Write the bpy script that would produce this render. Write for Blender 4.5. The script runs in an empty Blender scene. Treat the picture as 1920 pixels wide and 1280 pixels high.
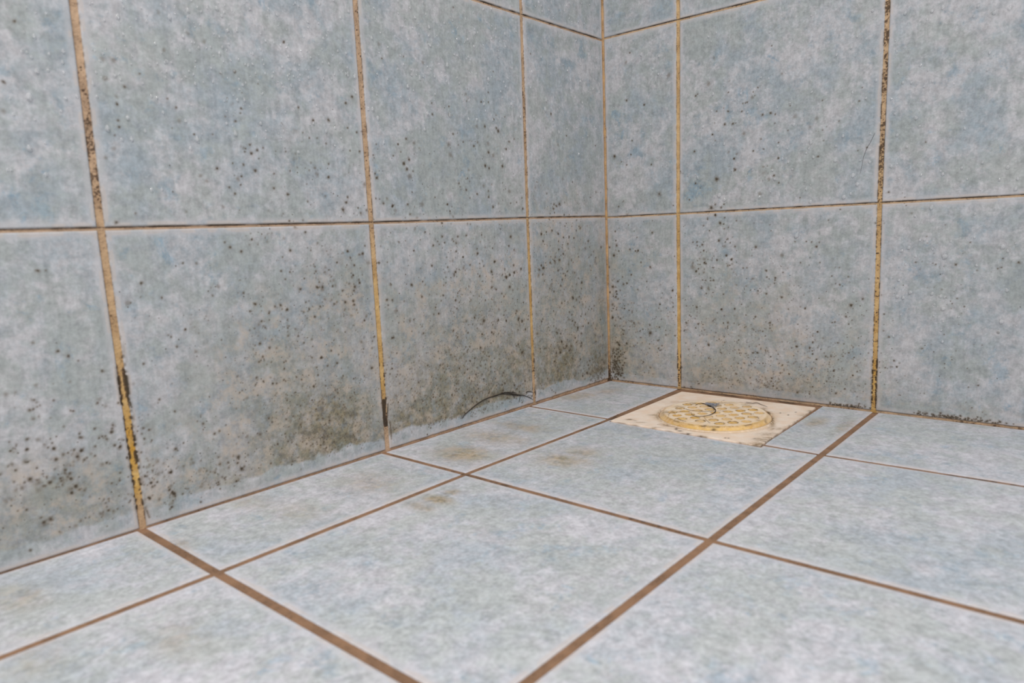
import bpy, bmesh, math, random
import numpy as np
from mathutils import Matrix, Vector, Euler
random.seed(7); rng = np.random.default_rng(11)
S = bpy.context.scene; C = S.collection

# ------------------------------------------------------------ camera, world, lights, exposure
F = 1314.309; CAM = np.array([.46626, -.71308, .18613])
YAW, PITCH, ROLL = 2.28872, -.15623, -.04146
FW = np.array([math.cos(PITCH)*math.cos(YAW), math.cos(PITCH)*math.sin(YAW), math.sin(PITCH)])
_rt = np.array([math.sin(YAW), -math.cos(YAW), 0]); _up = np.cross(_rt, FW)
RT = _rt*math.cos(ROLL)+_up*math.sin(ROLL); UP = -_rt*math.sin(ROLL)+_up*math.cos(ROLL)
cd = bpy.data.cameras.new('camera'); cam = bpy.data.objects.new('camera', cd); C.objects.link(cam)
cd.sensor_width = 36; cd.lens = F*36/1920; cd.clip_start = .01
m = Matrix(((RT[0], UP[0], -FW[0], CAM[0]), (RT[1], UP[1], -FW[1], CAM[1]), (RT[2], UP[2], -FW[2], CAM[2]), (0, 0, 0, 1)))
cam.matrix_world = m; S.camera = cam
cd.dof.use_dof = True; cd.dof.focus_distance = .74; cd.dof.aperture_fstop = 9.5

w = bpy.data.worlds.new('world'); S.world = w; w.use_nodes = True
w.node_tree.nodes['Background'].inputs[0].default_value = (.985, .985, 1, 1)
w.node_tree.nodes['Background'].inputs[1].default_value = .74
def area(name, loc, rot, size, power, col):
    l = bpy.data.lights.new(name, 'AREA'); l.shape = 'DISK'; l.size = size; l.energy = power; l.color = col
    o = bpy.data.objects.new(name, l); C.objects.link(o); o.location = loc; o.rotation_euler = rot; return o
area('ceiling_lamp_light', (.95, -1.4, 1.95), (math.radians(-24), math.radians(18), 0), .28, 44, (1, .96, .9))
S.view_settings.view_transform = 'Standard'; S.view_settings.look = 'None'
S.view_settings.exposure = 0.08; S.view_settings.gamma = 1; S.view_settings.use_curve_mapping = False

# ------------------------------------------------------------ geometry of the place
SLX, SLY = .00698, -.01165                      # the floor falls gently towards the corner
def floor_z(x, y): return SLX*x + SLY*y
def ray(px, py): return FW + RT*(px-960)/F - UP*(py-640)/F
def on_left(px, py):
    d = ray(px, py); t = -CAM[0]/d[0]; return CAM + d*t
def on_right(px, py):
    d = ray(px, py); t = -CAM[1]/d[1]; return CAM + d*t
def on_floor(px, py, h=0):
    d = ray(px, py); n = np.array([SLX, SLY, -1]); t = -(n@CAM+h)/(n@d); return CAM + d*t
def depth(p): return float((np.asarray(p)-CAM)@FW)

# ------------------------------------------------------------ node helpers
class NT:
    def __init__(s, name):
        s.m = bpy.data.materials.new(name); s.m.use_nodes = True; s.t = s.m.node_tree; s.t.nodes.clear()
        s.out = s.n('ShaderNodeOutputMaterial')
    def n(s, typ, **kw):
        nd = s.t.nodes.new(typ)
        for k, v in kw.items(): setattr(nd, k, v)
        return nd
    def put(s, sock, v):
        if hasattr(v, 'is_output'): s.t.links.new(v, sock)
        elif isinstance(v, (tuple, list)) and len(v) == 3 and sock.type == 'RGBA': sock.default_value = (*v, 1)
        elif sock.type == 'RGBA' and not isinstance(v, (tuple, list)): sock.default_value = (v, v, v, 1)
        else: sock.default_value = v
    def math(s, op, a, b=0, clamp=False):
        nd = s.n('ShaderNodeMath', operation=op, use_clamp=clamp); s.put(nd.inputs[0], a); s.put(nd.inputs[1], b); return nd.outputs[0]
    def mix(s, f, a, b, mode='MIX'):
        nd = s.n('ShaderNodeMix', data_type='RGBA', blend_type=mode); s.put(nd.inputs[0], f); s.put(nd.inputs[6], a); s.put(nd.inputs[7], b); return nd.outputs[2]
    def ramp(s, f, lo, hi, a=0., b=1.):
        nd = s.n('ShaderNodeMapRange', interpolation_type='SMOOTHSTEP'); s.put(nd.inputs[0], f)
        for i, v in enumerate((lo, hi, a, b)): s.put(nd.inputs[i+1], v)
        return nd.outputs[0]
    def noise(s, vec, scale, detail=4, rough=.6, wv=0, dist=0):
        nd = s.n('ShaderNodeTexNoise', noise_dimensions='4D'); s.put(nd.inputs['Vector'], vec); s.put(nd.inputs['W'], wv)
        s.put(nd.inputs['Scale'], scale); s.put(nd.inputs['Detail'], detail); s.put(nd.inputs['Roughness'], rough); s.put(nd.inputs['Distortion'], dist)
        return nd.outputs[0]
    def attr(s, name):
        nd = s.n('ShaderNodeAttribute', attribute_name=name); sp = s.n('ShaderNodeSeparateColor'); s.t.links.new(nd.outputs['Color'], sp.inputs[0])
        return sp.outputs[0], sp.outputs[1], sp.outputs[2], nd.outputs['Alpha']
    def vscale(s, vec, sc):
        nd = s.n('ShaderNodeVectorMath', operation='MULTIPLY'); s.put(nd.inputs[0], vec); nd.inputs[1].default_value = sc; return nd.outputs[0]
    def bump(s, h, dist, strength=1.):
        nd = s.n('ShaderNodeBump'); s.put(nd.inputs['Height'], h); nd.inputs['Distance'].default_value = dist; nd.inputs['Strength'].default_value = strength; return nd.outputs[0]
    def bsdf(s, col, rough, normal=None, **kw):
        b = s.n('ShaderNodeBsdfPrincipled'); s.put(b.inputs['Base Color'], col); s.put(b.inputs['Roughness'], rough)
        if normal is not None: s.put(b.inputs['Normal'], normal)
        for k, v in kw.items(): s.put(b.inputs[k.replace('_', ' ')], v)
        s.t.links.new(b.outputs[0], s.out.inputs[0]); return b

def tile_material(name, streak, light, blue, green, film_col, grout_col, bright=1.):
    t = NT(name)
    P = t.n('ShaderNodeNewGeometry').outputs['Position']
    spot, film, grout, edge = t.attr('marks'); yellow, dark, fine, tid = t.attr('wear')
    T = t.math('MULTIPLY', tid, 13.7)
    n1 = t.noise(P, 17, 7, .66, T, .3)
    n2 = t.noise(P, 24, 6, .62, t.math('ADD', T, 31.), .3)
    n3 = t.noise(P, 420, 3, .7, T)
    n3b = t.noise(P, 150, 4, .7, T)
    n5 = t.noise(P, 75, 8, .8, t.math('ADD', T, 80.), .4); dith = t.math('MULTIPLY', t.math('SUBTRACT', n5, .5), .85)
    n1 = t.math('ADD', n1, dith); n2 = t.math('ADD', n2, dith)
    n4 = t.noise(P, 42, 7, .74, t.math('ADD', T, 57.), .2)
    ns = t.noise(t.vscale(P, streak), 420, 2, .6, T)
    c = t.mix(t.ramp(n1, .36, .64, .05, .95), light, blue)
    c = t.mix(t.ramp(n2, .42, .62, 0, .75), c, green)
    n7 = t.noise(P, 30, 12, .80, t.math('ADD', T, 91.), .5)
    c = t.mix(t.ramp(n4, .55, .66, 0, .55), c, tuple(v*f for v, f in zip(blue, (.74, .88, .97))))
    c = t.mix(t.ramp(n7, .575, .645, 0, .6), c, tuple(v*f for v, f in zip(blue, (.66, .86, 1.0))))
    c = t.mix(t.ramp(n4, .44, .32, 0, .35), c, tuple(min(1, v*1.13) for v in light))
    k = t.math('ADD', t.ramp(n3b, .30, .70, .84, 1.12), t.math('ADD', t.ramp(ns, .35, .65, -.045, .045), t.ramp(n3, .3, .7, -.10, .09)))
    cc = t.n('ShaderNodeVectorMath', operation='SCALE'); t.put(cc.inputs[0], c); t.put(cc.inputs[3], k); c = cc.outputs[0]
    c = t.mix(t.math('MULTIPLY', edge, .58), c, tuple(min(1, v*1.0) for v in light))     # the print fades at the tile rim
    c = t.mix(t.ramp(edge, .95, 1., 0, .28), c, (.62, .50, .42))  # peach tile edge: beige stain plus the lit rim painted into the colour
    # grime film, broken up by noise
    nf = t.noise(P, 95, 6, .75, 3.)
    fm = t.math('MULTIPLY', film, t.ramp(nf, .34, .60, .5, 1.2), True)
    nq = t.noise(P, 170, 5, .8, 6.); nq2 = t.noise(P, 40, 4, .7, 16.)
    fc = t.mix(t.ramp(nq, .38, .60), tuple(v*.36 for v in film_col), tuple(min(1, v*1.45) for v in film_col))
    fc = t.mix(t.ramp(nq2, .4, .6, 0, .5), fc, tuple(v*f for v, f in zip(film_col, (.75, .95, 1.05))))
    c = t.mix(t.math('MULTIPLY', fm, .88), c, fc)
    n6 = t.noise(P, 55, 7, .78, 21.)
    c = t.mix(t.math('MULTIPLY', t.ramp(n6, .48, .62, 0, .65), t.ramp(t.math('ADD', fine, film), 0, .6), True), c, (.50, .42, .35))
    # countless pin-prick mould dots
    v = t.n('ShaderNodeTexVoronoi', feature='F1'); t.put(v.inputs['Vector'], P); v.inputs['Scale'].default_value = 560
    sv = t.n('ShaderNodeSeparateColor'); t.t.links.new(v.outputs['Color'], sv.inputs[0])
    gate = t.math('LESS_THAN', sv.outputs[0], t.math('MULTIPLY', t.math('MULTIPLY', fine, t.ramp(n4, .35, .62, .25, 1.)), .50))
    rad = t.math('MULTIPLY_ADD', t.math('POWER', sv.outputs[1], 2.5), .24); rad.node.inputs[2].default_value = .10
    dt = t.math('MULTIPLY', t.ramp(t.math('SUBTRACT', v.outputs['Distance'], rad), .06, -.08, 0, .8), gate)
    c = t.mix(dt, c, (.095, .070, .045))
    c = t.mix(t.math('MULTIPLY', spot, 1.05, True), c, (.135, .098, .060))
    c = t.mix(t.ramp(spot, .45, 1., 0, .85), c, (.032, .023, .013))
    # grout
    g1 = t.noise(P, 700, 3, .7, 1.); g2 = t.noise(P, 60, 5, .7, 9.)
    g = t.mix(t.ramp(g2, .38, .62), grout_col, tuple(v*.72 for v in grout_col))
    g = t.mix(yellow, g, t.mix(t.ramp(g2, .35, .6), (.68, .45, .15), t.mix(t.ramp(yellow, .7, 1.), (.55, .31, .06), (.58, .30, .03))))
    g = t.mix(t.math('MULTIPLY', t.ramp(g1, .52, .66, 0, .9), t.ramp(g2, .45, .60, .05, .9)), g, (.09, .05, .03))
    dk_ = t.ramp(t.math('ADD', t.math('MULTIPLY', g1, .75), dark), .62, .95)
    g = t.mix(t.math('MULTIPLY', t.ramp(dark, 0, .4), .25), g, (.20, .11, .06)); g = t.mix(t.ramp(dk_, 0, 1, 0, .9), g, t.mix(t.ramp(dark, .5, .95), (.085, .05, .03), (.018, .013, .009)))
    c = t.mix(grout, c, g)
    rough = t.mix(grout, t.ramp(nf, .3, .7, .30, .48), .85)
    h = t.math('ADD', t.math('MULTIPLY', t.noise(P, 220, 3, .6, 4.), .35), t.math('MULTIPLY', t.math('MULTIPLY', grout, g1), 2.5))
    t.bsdf(c, rough, t.bump(h, .0003, .8), Specular_IOR_Level=.4)
    return t.m

WALL = dict(light=(.51, .50, .52), blue=(.32, .37, .41), green=(.36, .385, .375))
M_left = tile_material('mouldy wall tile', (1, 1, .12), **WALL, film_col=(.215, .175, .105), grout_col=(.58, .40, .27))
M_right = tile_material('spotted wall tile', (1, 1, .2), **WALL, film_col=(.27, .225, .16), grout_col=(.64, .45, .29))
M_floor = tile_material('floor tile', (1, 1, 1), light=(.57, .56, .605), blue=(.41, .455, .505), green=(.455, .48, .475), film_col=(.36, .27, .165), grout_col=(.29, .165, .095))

# ------------------------------------------------------------ tiled surfaces: a dense relief of tiles and sunk grout
def lines(lo, hi, flo, fhi, joints, step, halo=.0035):
    out = [np.arange(flo, fhi, step)]
    if lo < flo: out.append(np.arange(lo, flo, .004))
    if hi > fhi: out.append(np.arange(fhi, hi+.002, .004))
    g = np.concatenate(out)
    for c, hw in joints:
        g = g[np.abs(g-c) > hw+.0016]
        offs = np.array([0, hw*.45, hw*.8, hw-.00003, hw+.00012, hw+.0003, hw+.0006, hw+.001, hw+.0015])
        g = np.concatenate([g, c+offs, c-offs[1:]])
    g = np.unique(np.round(g[(g >= lo) & (g <= hi)], 6)); return g

def extrap(nodes, fn, i, px, js, eS):
    e = np.array(eS); c = js[i][0]; p = fn(*px); d0 = nodes[i, 0]@e-c; dt = p@e-c; z0 = nodes[i, 0][2]
    d1 = d0+(dt-d0)*(.3976-z0)/(p[2]-z0); nodes[i, 1] = e*(c+d1)+np.array([0, 0, .3976+(nodes[i, 0][2]-.1976)])
class Relief:
    """s runs along the surface, t up (or out); org + s*eS + t*eT, relief along n."""
    def __init__(S_, sg, tg, eS, eT, n, js, jt, nodes, zoff=None):
        S_.sg, S_.tg = sg, tg; s, t = np.meshgrid(sg, tg, indexing='ij'); S_.s, S_.t = s, t
        S_.js, S_.jt = js, jt; S_.eS, S_.eT, S_.nn = map(np.array, (eS, eT, n))
        # joints run slightly out of true, as laid: shift each crossing to where it lies
        cs = [j[0] for j in js]; ct = [j[0] for j in jt]
        ct = [0.]+ct if zoff else ct; D = np.zeros((len(cs), len(ct), 2)); off = 1 if zoff else 0
        for (i, j), (p) in nodes.items():
            D[i, j+off] = [p@S_.eS-cs[i], (p@S_.eT-ct[j+off]) if j >= 0 else 0]
        S_.D = D
        def bil(A):
            tmp = np.array([np.interp(tg, ct, A[i]) for i in range(len(cs))])
            o = np.empty_like(s)
            for k in range(len(tg)): o[:, k] = np.interp(sg, cs, tmp[:, k])
            return o
        S_.ws = s+bil(D[:, :, 0]); S_.wt = t+bil(D[:, :, 1])
        S_.ch = {k: np.zeros_like(s) for k in ('spot', 'film', 'grout', 'edge', 'yellow', 'dark', 'fine', 'tid')}
        S_.h = np.zeros_like(s)
        # smooth noise used to make blotches irregular
        def sm(q, a, b):
            gx, gy = np.arange(sg[0], sg[-1]+q*2, q), np.arange(tg[0], tg[-1]+q*2, q)
            r = rng.standard_normal((len(gx), len(gy)))
            tmp = np.array([np.interp(tg, gy, r[i]) for i in range(len(gx))])
            o = np.empty_like(s)
            for k in range(len(tg)): o[:, k] = np.interp(sg, gx, tmp[:, k])
            return o*a
        S_.n1 = sm(.0013, .28, 0); S_.n2 = sm(.006, .3, 0); S_.n3 = sm(.0007, .4, 0); S_.nl = sm(.03, .5, 0)
    def tiles(S_, r=.0011, sink=.0010):
        s, t = S_.s, S_.t
        def dist(g, J):
            d = np.full(len(g), 9.); idx = np.zeros(len(g))
            for k, (c, hw) in enumerate(J):
                d = np.minimum(d, np.abs(g-c)-hw); idx += g > c
            return d, idx
        ds, i = dist(S_.sg, S_.js); dt, j = dist(S_.tg, S_.jt)
        d = np.minimum(ds[:, None], dt[None, :]); S_.d = d
        S_.ch['tid'] = np.mod(i[:, None]*.37+j[None, :]*.611, 1.)
        S_.apply(r, sink)
    def apply(S_, r=.0011, sink=.0010):
        d = S_.d; g = d < 0; S_.ch['grout'][g] = 1
        q = np.clip(d, 0, r); h = -r+np.sqrt(np.maximum(0, r*r-(r-q)**2))
        h = np.where(g, -sink+S_.n1*.00025+S_.n2*.0002, h); S_.h = h
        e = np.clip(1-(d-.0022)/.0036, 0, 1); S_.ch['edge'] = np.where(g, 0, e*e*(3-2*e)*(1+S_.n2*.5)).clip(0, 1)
    def win(S_, s0, t0, r):
        a = np.searchsorted(S_.sg, s0-r-.004), np.searchsorted(S_.sg, s0+r+.004)
        b = np.searchsorted(S_.tg, t0-r-.004), np.searchsorted(S_.tg, t0+r+.004)
        return slice(*a), slice(*b)
    def blob(S_, p, r, v, ch='spot', soft=1., ax=1., hard=2.0, wob=1.):
        s0, t0 = float(p@S_.eS), float(p@S_.eT); W = S_.win(s0, t0, r*2.2*max(1, ax))
        ds = (S_.ws[W]-s0)/r; dt = (S_.wt[W]-t0)/(r*ax)
        q = np.sqrt(ds*ds+dt*dt)*(1+wob*S_.n1[W]*.8)
        f = v*np.exp(-np.power(np.maximum(q, 1e-6), hard))
        S_.ch[ch][W] = np.maximum(S_.ch[ch][W], f)
    def stroke(S_, pts, r, v, ch='spot', wob=1.):
        for a, b in zip(pts[:-1], pts[1:]):
            n = max(1, int(np.linalg.norm(b-a)/(r*.6)))
            for k in range(n+1): S_.blob(a+(b-a)*k/n, r*random.uniform(.7, 1.15), v*random.uniform(.7, 1), ch, wob=wob)
    def build(S_, name, mat, thick=.02):
        ns, nt = S_.s.shape
        h = S_.h
        P = S_.ws[..., None]*S_.eS+S_.wt[..., None]*S_.eT+h[..., None]*S_.nn
        if getattr(S_, 'floor', False): P[..., 2] += floor_z(P[..., 0], P[..., 1])
        V = P.reshape(-1, 3); idx = np.arange(ns*nt).reshape(ns, nt)
        q = np.stack([idx[:-1, :-1], idx[1:, :-1], idx[1:, 1:], idx[:-1, 1:]], -1).reshape(-1, 4)
        if np.dot(np.cross(S_.eS, S_.eT), S_.nn) < 0: q = q[:, ::-1]
        if getattr(S_, 'cut', None) is not None:
            c = S_.cut; cq = (c[:-1, :-1] & c[1:, :-1] & c[1:, 1:] & c[:-1, 1:]).reshape(-1); q = q[~cq]
        ring = np.concatenate([idx[:, 0], idx[-1, 1:], idx[-2::-1, -1], idx[0, -2:0:-1]])
        back = V[ring]-S_.nn*thick; nb = len(V); k = len(ring); j = np.arange(k); j2 = (j+1) % k
        side = np.stack([ring, ring[j2], nb+j2, nb+j], -1)
        if np.dot(np.cross(S_.eS, S_.eT), S_.nn) > 0: side = side[:, ::-1]
        V = np.concatenate([V, back]); Q = np.concatenate([q, side])
        me = bpy.data.meshes.new(name); me.vertices.add(len(V)); me.vertices.foreach_set('co', V.astype(np.float32).ravel())
        nf = len(Q); me.loops.add(nf*4+k); me.polygons.add(nf+1)
        lv = np.concatenate([Q.ravel(), nb+j]).astype(np.int32); me.loops.foreach_set('vertex_index', lv)
        me.polygons.foreach_set('loop_start', (np.arange(nf+1)*4).astype(np.int32))
        me.polygons.foreach_set('use_smooth', np.concatenate([np.ones(nf, bool), [False]]))
        me.update(calc_edges=True)
        for an, keys in (('marks', ('spot', 'film', 'grout', 'edge')), ('wear', ('yellow', 'dark', 'fine', 'tid'))):
            A = np.zeros((len(V), 4), np.float32)
            for c_, kk in enumerate(keys): A[:nb, c_] = S_.ch[kk].reshape(-1)
            at = me.attributes.new(an, 'FLOAT_COLOR', 'POINT'); at.data.foreach_set('color', A.ravel())
        me.materials.append(mat); o = bpy.data.objects.new(name, me); C.objects.link(o); o['kind'] = 'structure'; return o

STEP = .0006
# --- left wall: s = -y, t = z
JL = [(.1452, .0021), (.3478, .0023), (.5499, .0021), (.752, .0021)]
JZ = [(.1976, .0009), (.3976, .0010), (.5976, .0013)]
nl = {}
for (i, j), px in {(0, 0): (990, 409), (1, 0): (697, 418), (2, 0): (190, 429), (0, 1): (978, 28), (0, -1): (1003, 757), (1, -1): (728, 848), (2, -1): (269, 988)}.items(): nl[i, j] = on_left(*px)*np.array([1, 1, 1])
extrap(nl, on_left, 1, (666.5, 0), JL, (0, -1, 0)); extrap(nl, on_left, 2, (137.5, 0), JL, (0, -1, 0))
L = Relief(lines(-.004, .95, -.004, .70, JL, STEP), np.unique(np.concatenate([np.arange(-.004, .012, .0003), lines(.012, .62, .012, .45, JZ, STEP)])),
           (0, -1, 0), (0, 0, 1), (1, 0, 0), JL, JZ, nl, True)
# --- right wall: s = x, t = z
JR = [(.0938, .0020), (.2956, .0019), (.4976, .002), (.6996, .002)]
nr = {}
for (i, j), px in {(0, 0): (1271, 401), (1, 0): (1649, 381), (0, 1): (1271, 38), (0, -1): (1273.5, 732), (1, -1): (1637.5, 770)}.items(): nr[i, j] = on_right(*px)
extrap(nr, on_right, 1, (1664.5, 0), JR, (1, 0, 0))
R = Relief(lines(-.004, .95, -.004, .45, JR, STEP), np.unique(np.concatenate([np.arange(-.004, .012, .0003), lines(.012, .62, .012, .45, JZ, STEP)])),
           (1, 0, 0), (0, 0, 1), (0, -1, 0), JR, JZ, nr, True)
# --- floor: s = x, t = -y
JX = [(.1002, .0025), (.2981, .0026), (.4981, .0022), (.6981, .0022)]
JY = [(.1558, .0022), (.3534, .0024), (.5488, .0027), (.7488, .0022)]
nf_ = {}
for (i, j), px in {(0, 0): (1143, 785), (0, 1): (873, 888), (0, 2): (407, 1073), (1, 0): (1540, 852), (1, 1): (1332, 1012)}.items(): nf_[i, j] = on_floor(*px)
FL = Relief(np.unique(np.round(np.concatenate([lines(-.004, .95, -.004, .48, JX, .001), np.arange(.086, .0975, .0002), np.arange(.248, .257, .0002)]), 6)), lines(-.004, .95, -.004, .70, JY, .001), (1, 0, 0), (0, -1, 0), (0, 0, 1), JX, JY, nf_)
FL.floor = True
L.tiles(); R.tiles(); FL.tiles(r=.0009, sink=.0008)

# foot of the walls, the corner and the floor rim are filled with grout too
for W_, zf in ((L, lambda W: SLY*-W.ws), (R, lambda W: SLX*W.ws)):
    th_ = np.interp(W_.ws, [0, .14, .6], [.0026, .0018, .0001]) if W_ is L else .0013
    dz = W_.wt-zf(W_)-th_*(1+W_.n2*.4)
    W_.d = np.minimum(W_.d, dz); W_.d = np.minimum(W_.d, W_.ws-.0013*(1+W_.n2*.4)); W_.apply()
FL.d = np.minimum(FL.d, np.minimum(FL.ws-np.interp(FL.wt, [0, .2, .6], [.0026, .0018, .0009])*(1+FL.n2*.25), FL.wt-.0020*(1+FL.n2*.25)))
# drain seat: corners of the plate
PC = [np.array(on_floor(*p)) for p in ((1143.5, 789.5), (1425.5, 837.5), (1530, 765), (1278, 735))]   # front-left, front-right, back-right, back-left
def quad_d(x, y):
    d = np.full(x.shape, 9.)
    for a, b in zip(PC, PC[1:]+PC[:1]):
        e = b-a; ln = math.hypot(e[0], e[1]); d = np.minimum(d, ((x-a[0])*-e[1]+(y-a[1])*e[0])/ln)
    return d                                      # > 0 inside
qd = quad_d(FL.ws, -FL.wt)
xr = .2515+(.1558-FL.wt)*-.01
inbay = (FL.ws > .098) & (FL.ws < xr+.0022) & (FL.wt < .1558)
FL.d = np.where(inbay, np.minimum(FL.d, FL.ws-(xr+.0022)), FL.d)
FL.d = np.where((FL.ws < .104) & (FL.wt < .1558), np.minimum(FL.d, .1002-.0022-.0048*(1-FL.wt/.1558)-FL.ws), FL.d)
FL.d = np.where(qd > -.0006, -1., FL.d); FL.d = np.where((qd <= -.0006) & (FL.wt >= .155), np.minimum(FL.d, -qd-.0006), FL.d)
FL.apply(.0009, .0008); FL.h = np.where(qd > .001, -.006, FL.h)

# ------------------------------------------------------------ mould, stains, painted joint shade
def cr(scale, ox, oy, txt):
    out = []
    for e in txt.split():
        x, y, k = e.split(','); out.append((ox+float(x)/scale, oy+float(y)/scale, k))
    return out
K = {'s': (1.9, .85), 'm': (2.9, .82), 'M': (3.8, .85), 'X': (5.4, .8), 'd': (3.1, 1.), 'p': (3.8, .48), 'P': (5.4, .52), 't': (1.15, .8)}
sc = 2.977
LW = cr(sc, 0, 0, '885,70,p 915,280,p 630,335,P 575,335,p 588,440,P 695,485,m 655,583,d 660,672,m 665,710,m 650,540,p 640,755,s 635,830,p 590,880,p 755,1190,m 650,1240,M 985,600,m 935,550,s 960,715,s 1000,675,p 1212,940,d 1280,1045,m 1312,1080,m 1345,1030,s 1155,1010,p 1120,980,p 1268,547,s 1345,605,m 1342,632,s 1350,517,s 1315,675,m 1258,650,s 1310,400,m 1230,408,s 1440,468,s 1395,808,m 1435,838,m 1403,857,M 1468,825,s 1445,885,s 1360,920,m 1425,955,M 1530,968,s 1530,1050,m 1605,1085,M 1595,845,s 1665,600,m 1748,672,M 1690,740,s 1832,668,m 1835,915,s 1833,990,M 1713,1027,s 1718,1125,s 1820,800,s 1770,770,s 1727,770,s 1585,232,m 1050,190,p 1140,235,p 780,410,s 1187,750,s 1085,750,s 1815,1095,p 1245,1155,p 82,118,M 18,457,M 20,620,P')
LW += cr(sc, 640, 0, '625,40,s 347,315,s 225,325,s 210,245,p 508,638,m 600,593,s 505,575,s 603,640,p 455,348,p 800,705,m 755,705,p 912,652,s 850,665,s 848,400,s 820,515,s 820,570,s 875,730,M 865,715,m 936,790,m 920,832,m 740,815,m 680,793,s 822,850,M 818,800,p 803,925,M 825,938,m 900,928,M 610,865,P 362,775,m 332,848,s 290,868,s 378,890,M 350,912,M 366,944,M 382,985,P 400,955,s 405,797,p 195,805,s 178,865,s 183,880,s 198,993,M 188,968,m 102,845,m 48,840,s 60,540,M 25,575,m 35,715,s 85,740,m 35,1100,m 28,1130,M 10,1170,M 235,1135,m 193,1108,s 370,1140,m 450,1140,P 757,1083,m 697,1060,m 822,1065,s 822,1100,m 847,1155,m 940,1070,p 945,1133,s 1012,1165,m 1008,1105,s 978,1130,s 1055,300,s 1170,635,m 1257,757,s 1418,813,s 1218,1138,M 1202,1150,m 1188,1140,m 1185,1165,m 1165,1192,s 1147,1080,s 1290,1015,s')
LW += cr(sc, 0, 430, '212,230,M 255,228,s 1285,100,M 1347,123,M 1255,72,m 1620,117,M 1705,15,m 788,300,M 903,380,m 1022,187,m 715,410,P 785,378,s 955,600,m 940,590,s 988,655,m 802,750,m 325,678,M 382,706,M 570,790,M 395,1010,m 660,968,m 200,868,p 190,950,m 443,1140,m 447,1160,M 527,1112,m 625,1110,m 623,1130,M 597,1170,m 640,1205,M 413,1230,M 150,1170,M 1568,233,m 1617,237,s 1425,417,M 1678,333,M 1770,323,M 1800,323,M 1360,355,m 1340,283,s 1395,457,m 1480,548,m 1432,827,m 1450,637,m 1865,415,m 1218,317,p 1757,487,m 1787,430,m 1575,445,s 1503,470,s 1467,710,m 1515,740,s 1597,735,s 1745,653,s 1697,635,s 890,950,m 1225,1125,m 1198,1140,m')
LW += cr(sc, 640, 430, '563,40,m 120,135,M 73,200,m 210,187,m 150,187,p 257,183,s 75,320,M 70,342,m 67,400,M 22,405,M 255,393,m 285,393,m 277,308,m 640,123,m 760,135,M 757,108,s 945,40,M 935,92,m 838,235,M 840,323,m 773,260,m 772,190,s 637,395,m 962,200,m 965,240,M 1003,220,m 940,320,M 805,395,s 305,455,P 320,520,s 350,515,s 310,690,s 795,510,X 990,495,M 625,565,m 650,600,s 1105,225,M 1128,215,M 1125,250,m 1190,175,m 1210,230,m 1260,235,s 1378,65,m 1340,330,s 1450,100,m 1293,380,M 1230,625,d 1258,650,M 1283,650,m 1320,550,d 1340,580,m 1312,630,m 1338,650,m 1305,520,m 1290,510,m 1200,690,m 1010,685,M 170,773,M')
RW = cr(sc, 640, 0, '1610,295,s 1588,350,p 1828,420,P 1593,560,m 1690,585,m 1525,873,M 1617,863,s 1563,903,s 1593,920,s 1623,785,s 1730,918,s 1775,1083,P 1775,1083,m 1548,1152,s 1478,765,s 1480,1055,m')
RW += cr(sc, 1280, 0, '175,322,p 143,468,P 72,535,m 393,513,s 388,543,p 255,515,s 253,620,m 190,620,s 335,577,s 330,622,s 350,575,s 360,570,s 447,640,m 490,630,m 517,638,s 515,688,s 235,693,m 280,690,m 437,775,s 453,832,s 535,795,s 535,883,m 66,845,m 287,885,d 293,948,M 190,1000,X 72,1023,m 510,978,m 537,1020,s 483,1000,p 757,873,m 1003,488,s 985,563,s 780,560,s 1028,823,s 978,840,s 1150,1073,m 1357,793,s 160,1160,X 38,1115,s 210,1243,M 230,1140,s 235,1215,s 655,1103,s 880,1168,s 813,1228,s 430,1080,p 497,255,s 873,675,s 587,728,s 600,590,s')
RW += cr(sc, 1280, 430, '110,85,m 57,72,s 80,70,s 747,97,m 763,72,s 720,70,s 628,68,s 690,68,s 57,210,P 120,165,p 245,145,m 553,145,p 658,185,s 875,213,s 172,213,s 263,200,s 467,230,m 517,270,m 515,283,s 560,240,s 470,266,s 155,270,s 172,283,m 128,285,s 112,282,s 155,285,s 105,327,m 132,358,s 467,358,m 227,362,s 22,427,s 78,433,m 553,378,m 590,445,s 683,440,m 1005,388,m 940,423,M 912,487,m 945,507,s 850,517,s 835,519,s 405,488,m 397,498,s 20,520,m 252,520,m 252,540,s 252,550,s 487,520,m 487,535,s 487,552,s 637,653,d 145,645,M 145,718,s 418,688,m 462,595,s 185,575,s 318,690,s 928,688,s 797,708,s 828,708,s 895,708,s 1525,197,m 1413,195,s 1300,183,s 1875,183,m 1605,72,s 1572,430,s 640,910,m 905,890,s 975,793,s 855,915,m 1595,880,s')
RW += cr(sc, 640, 430, '1498,100,m 1495,210,m 1500,350,m 1545,290,m 1515,320,M 1570,265,s 1595,300,m 1535,345,m 1533,375,m 1512,495,m 1518,440,s 1725,210,m 1735,18,m 1725,578,X 1775,545,s 1650,45,s 1705,290,s 1570,560,s 1655,335,s')
def put(W_, fn, x, y, rp, v, **kw):
    p = fn(x, y); r = rp*depth(p)/F
    W_.blob(p, r, v, **kw); return p
for W_, fn, lst in ((L, on_left, LW), (R, on_right, RW)):
    for x, y, k in lst:
        r, v = K[k]
        if W_ is R: r *= .88
        if k in 'dXM': put(W_, fn, x, y, r*1.2, v*.35, hard=2)
        if k in 'pP': put(W_, fn, x, y, r, v, hard=3)
        else: put(W_, fn, x, y, r*.95, v*1.05, hard=2.2)
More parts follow.
